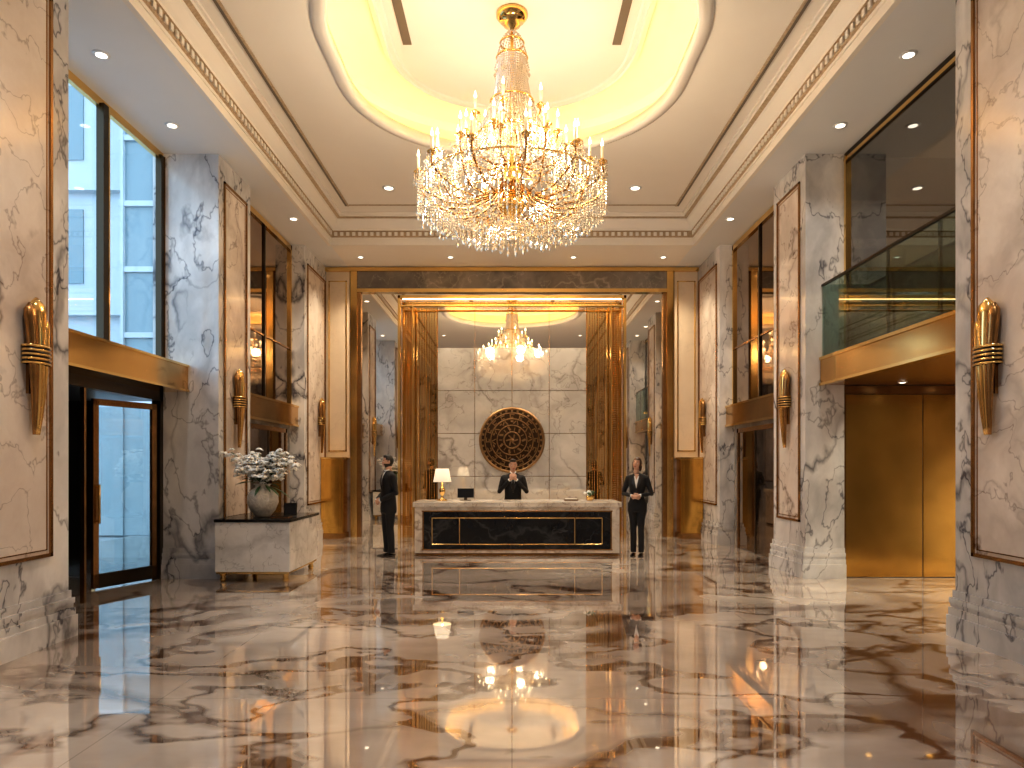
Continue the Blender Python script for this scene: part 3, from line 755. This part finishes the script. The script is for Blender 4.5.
def person(name, loc, yaw, H=1.78, female=False, arms=None, head_yaw=0, head_tilt=0, hair='hair', tie=True, stance=.10, bun=False, beard=False, headpitch=0):
    root = bpy.data.objects.new(name, None); sc.collection.objects.link(root)
    root.location = loc; root.rotation_euler[2] = yaw; root.scale = (H/1.78,)*3
    f = .88 if female else 1.0
    mb = MB()
    if female:
        T = [(.80, .150, .108), (.86, .172, .118), (.93, .170, .118), (1.03, .132, .098), (1.10, .120, .092), (1.2, .140, .110), (1.29, .152, .128), (1.37, .160, .108), (1.425, .15, .085), (1.465, .10, .07), (1.495, .052, .050)]
    else:
        T = [(.76, .185, .125), (.84, .188, .128), (.94, .178, .122), (1.06, .165, .112), (1.16, .172, .116), (1.27, .192, .125), (1.36, .205, .12), (1.42, .195, .10), (1.465, .13, .08), (1.50, .065, .06)]
    mb.loft([ell(0, 0, z, rx, ry, 24, 2.3) for z, rx, ry in T], 'suit')
    for s in (-1, 1):
        st = stance*s
        k_ = .9 if female else 1
        mb.tube([(s*.085, 0, .95), (s*.088, -.005, .82), (st*.95, -.008, .66), (st, -.012, .50), (st, .004, .33), (st, .012, .16), (st, .01, .06)],
                [.098*k_, .096*k_, .082*k_, .066*k_, .064*k_, .060*k_, .066*k_ if not female else .05], 'suit', 14)
        sh, elb, wr = [Vector(p) for p in arms[0 if s < 0 else 1][:3]]
        sh0 = sh + Vector((-s*.06, 0, .012))
        up1 = sh.lerp(elb, .45); fo = elb.lerp(wr, .5)
        mb.tube([sh0, sh, up1, elb, fo, wr], [.055, .064*f, .056*f, .048*f, .044*f, .036*f], 'suit', 12)
        mb.ball(sh+Vector((-s*.01, 0, -.005)), .066*f, 'suit', 12, 8)
        mb.ball(elb, .048*f, 'suit', 10, 7)
    o = mb.build('suit', parent=root)
    r = o.modifiers.new('remesh', 'REMESH'); r.mode = 'VOXEL'; r.voxel_size = .011; r.use_smooth_shade = True
    s_ = o.modifiers.new('smooth', 'SMOOTH'); s_.iterations = 4; s_.factor = .5
    def TY(z, x):
        for i in range(len(T)-1):
            if T[i][0] <= z <= T[i+1][0]:
                q = (z-T[i][0])/(T[i+1][0]-T[i][0]); rx = T[i][1]*(1-q)+T[i+1][1]*q; ry = T[i][2]*(1-q)+T[i+1][2]*q
                u = min(.98, abs(x)/rx)
                return -ry*(1-u**2.3)**(1/2.3)
        return -.05
    def patch(k, fn, z0, z1, off, n=12):
        vs = []; fs = []
        for i in range(n+1):
            z = z0+(z1-z0)*i/n; xa, xb = fn(i/n)
            for j in range(5):
                x = xa+(xb-xa)*j/4; vs.append((x, TY(z, x)-off, z))
        for i in range(n):
            for j in range(4): fs.append((i*5+j, i*5+j+1, i*5+j+6, i*5+j+5))
        mb.add(vs, fs, k, True)
    mb = MB()
    zb = 1.16 if not female else 1.22
    patch('shirt', lambda t: (-.050*t-.002, .050*t+.002), zb, 1.475 if not female else 1.44, .008)
    if female: patch('skin', lambda t: (-.045*t, .045*t), 1.37, 1.48, .011)
    for s in (-1, 1):
        patch('lapel', lambda t, s=s: tuple(sorted((s*(.050*t), s*(.050*t+.045*math.sin(min(1, t*1.15)*PI)+.006)))), zb-.02, 1.47, .012)
        if not female: mb.tube([(s*.012, -.068, 1.485), (s*.045, -.045, 1.505), (s*.055, 0, 1.52)], [.012, .014, .012], 'shirt', 6)
    if tie: patch('suit', lambda t: (-.022+.008*t, .022-.008*t), zb, 1.47, .015); mb.ball((0, -.078, 1.475), (.018, .012, .018), 'suit', 8, 6)
    mb.ball((0, TY(zb-.05, 0)-.008, zb-.05), (.01, .005, .01), 'lapel', 8, 5)
    mb.build('shirt_and_lapels', parent=root)
    mb = MB()
    for s in (-1, 1):
        sh, elb, wr, nd, nn, curl = arms[0 if s < 0 else 1]
        wr = Vector(wr); dd = (wr-Vector(elb)).normalized()
        hd = Vector(nd) if nd else dd
        mb.tube([wr-dd*.02, wr+dd*.012], [.033*f, .032*f], 'shirt', 10)
        hand(mb, wr+hd.normalized()*.02, hd, nn, 1 if s < 0 else -1, curl, .95 if female else 1.02)
    mb.build('hands', parent=root)
    mb = MB()
    for s in (-1, 1):
        st = stance*s
        rings = []
        for y, w, h, z0 in ((.085, .022, .03, .02), (.075, .034, .055, 0), (.03, .038, .065, 0), (-.03, .040, .055, 0), (-.09, .048, .038, 0), (-.14, .044, .028, 0), (-.175, .02, .014, .004)):
            rings.append([Vector((st+w*math.cos(2*PI*a/12), y, max(0.001, z0+h/2*1.6*(.5+.5*math.sin(2*PI*a/12))+.0))) for a in range(12)])
        mb.loft(rings, 'shoe')
    mb.build('shoes', parent=root)
    hr = bpy.data.objects.new('head', None); sc.collection.objects.link(hr); hr.parent = root
    hr.location = (0, -.01, 1.655); hr.rotation_euler = (headpitch, head_tilt, head_yaw)
    mb = MB()
    mb.tube([(0, .015, -.20), (0, .012, -.13), (0, .008, -.05)], [.058*f*f, .052*f, .054*f], 'skin', 14)
    def headpt(th, ph, g=1.0):
        q = math.sin(ph); x = .073*q*math.cos(th); y = .092*q*math.sin(th); z = -.120*math.cos(ph)
        if z < 0:
            u = -z/.12; x *= 1-.16*u**1.5; 
            if y > 0: y *= 1-.35*u
            else: y *= 1-.02*u
        if y < 0 and z > -.1: y *= .96
        return Vector((x, y, z))*g
    n, m_ = 24, 18
    rings = []
    for i in range(m_+1):
        ph = max(.02, min(PI-.02, PI*i/m_)); rings.append([headpt(2*PI*a/n, ph) for a in range(n)])
    mb.loft(rings, 'skin')
    mb.loft([[Vector((w*math.cos(2*PI*a/8), -.084-dy+ (.010*math.sin(2*PI*a/8)), z+.006*math.sin(2*PI*a/8))) for a in range(8)] for z, w, dy in ((.022, .006, .0), (.0, .008, .006), (-.018, .011, .014), (-.028, .015, .012), (-.034, .010, .002))], 'skin')
    for s in (-1, 1):
        mb.ball((s*.030, -.077, .008), (.013, .008, .008), 'eye', 10, 6); mb.ball((s*.030, -.0835, .008), (.006, .003, .006), 'pupil', 8, 5)
        mb.tube([(s*.014, -.088, .028), (s*.030, -.087, .032), (s*.046, -.076, .028)], [.002, .0032, .0015], hair, 6)
        mb.tube([(s*.016, -.084, .014), (s*.030, -.087, .0175), (s*.044, -.077, .012)], [.003, .004, .002], 'skin', 6)
        mb.ball((s*.076, .008, -.002), (.010, .020, .030), 'skin', 10, 7)
    mb.tube([(-.024, -.079, -.056), (0, -.090, -.053), (.024, -.079, -.056)], [.003, .006, .003], 'lip', 7)
    mb.tube([(-.020, -.079, -.061), (0, -.088, -.063), (.020, -.079, -.061)], [.003, .006, .003], 'lip', 7)
    vs = []; fs = []; idx = {}
    n, m_ = 32, 22
    for i in range(m_+1):
        for a in range(n):
            th = 2*PI*a/n; ph = max(.02, min(PI-.02, PI*i/m_))
            p = headpt(th, ph, 1.0); thick = 1.10 if p.z > .03 else (1.06 if not female else 1.16)
            p = Vector((p.x*thick, p.y*thick+.003, p.z*(1.07 if p.z > 0 else 1)))
            idx[i, a] = len(vs); vs.append(p)
    for i in range(m_):
        for a in range(n):
            b = (a+1) % n; q = (vs[idx[i, a]]+vs[idx[i+1, b]])/2
            ok = (q.z > .062) or (q.y > .012 and q.z > (-.075 if not female else -.10)) or (q.z > .03 and abs(q.x) > .058) or (q.y > -.02 and q.z > 0 and abs(q.x) > .06)
            if female and abs(q.x) > .058 and q.z > -.09 and q.y > -.045: ok = True
            if q.y < -.06 and q.z < .072: ok = False
            if beard and q.y < .02 and q.z < -.035 and not (abs(q.x) < .03 and q.z > -.075): ok = True
            if ok: fs.append((idx[i, a], idx[i, b], idx[i+1, b], idx[i+1, a]))
    mb.add(vs, fs, hair, True)
    if bun:
        mb.ball((0, .09, -.04), (.055, .045, .085), hair, 12, 8)
        for s in (-1, 1): mb.ball((s*.068, .02, -.055), (.018, .04, .075), hair, 10, 8)
    if not female: mb.ball((0, -.03, .102), (.055, .055, .026), hair, 12, 8)
    mb.build('head_mesh', parent=hr)
    return root

def clasp(z=.95, y=-.19, f=1.0, ew=.27):
    return [((-.195*f, 0, 1.40), (-ew*f, .03, 1.12), (-.075, y, z+.03), (1, -.25, -.25), (.1, 1, -.2), .55),
            ((.195*f, 0, 1.40), (ew*f, .03, 1.12), (.075, y+.02, z+.035), (-1, -.25, -.25), (.1, 1, -.2), .55)]
person('hotel_doorman', (-2.17, 12.30, 0), math.radians(-58), 1.78, arms=clasp(.95, -.20), head_yaw=math.radians(-14), stance=.10, beard=True)
person('hotel_hostess', (2.21, 12.35, 0), math.radians(-18), 1.74, female=True, arms=clasp(1.06, -.19, .84, .30), head_yaw=math.radians(-15), head_tilt=math.radians(6), tie=False, hair='hair2', bun=True, stance=.07, headpitch=math.radians(-6))
rc = [((-.19, 0, 1.40), (-.27, -.04, 1.13), (-.07, -.24, 1.36), (.75, -.25, .75), (.3, 1, .1), .7),
      ((.19, 0, 1.40), (.27, -.04, 1.13), (.07, -.24, 1.36), (-.75, -.25, .75), (-.3, 1, .1), .7)]
person('receptionist', (.02, 13.55, 0), 0, 1.72, arms=rc, tie=True, head_yaw=math.radians(8), headpitch=math.radians(8))

# ------------------------------------------------------------------ world, camera
w = bpy.data.worlds.new('World'); sc.world = w; w.use_nodes = True
bg = w.node_tree.nodes['Background']
bg.inputs[0].default_value = (.62, .80, 1.0, 1); bg.inputs[1].default_value = 2.9

cam = bpy.data.cameras.new('camera'); co = bpy.data.objects.new('camera', cam); sc.collection.objects.link(co)
co.location = (0, 0, 1.6); co.rotation_euler = (PI/2, 0, 0)
cam.sensor_width = 36; cam.lens = 700/1024*36; cam.shift_y = 81/1024; cam.clip_start = .05; cam.clip_end = 200
sc.camera = co
sc.view_settings.view_transform = 'Standard'
try: sc.view_settings.look = 'Medium High Contrast'
except Exception as e: print('look', e)
sc.view_settings.exposure = 0.22
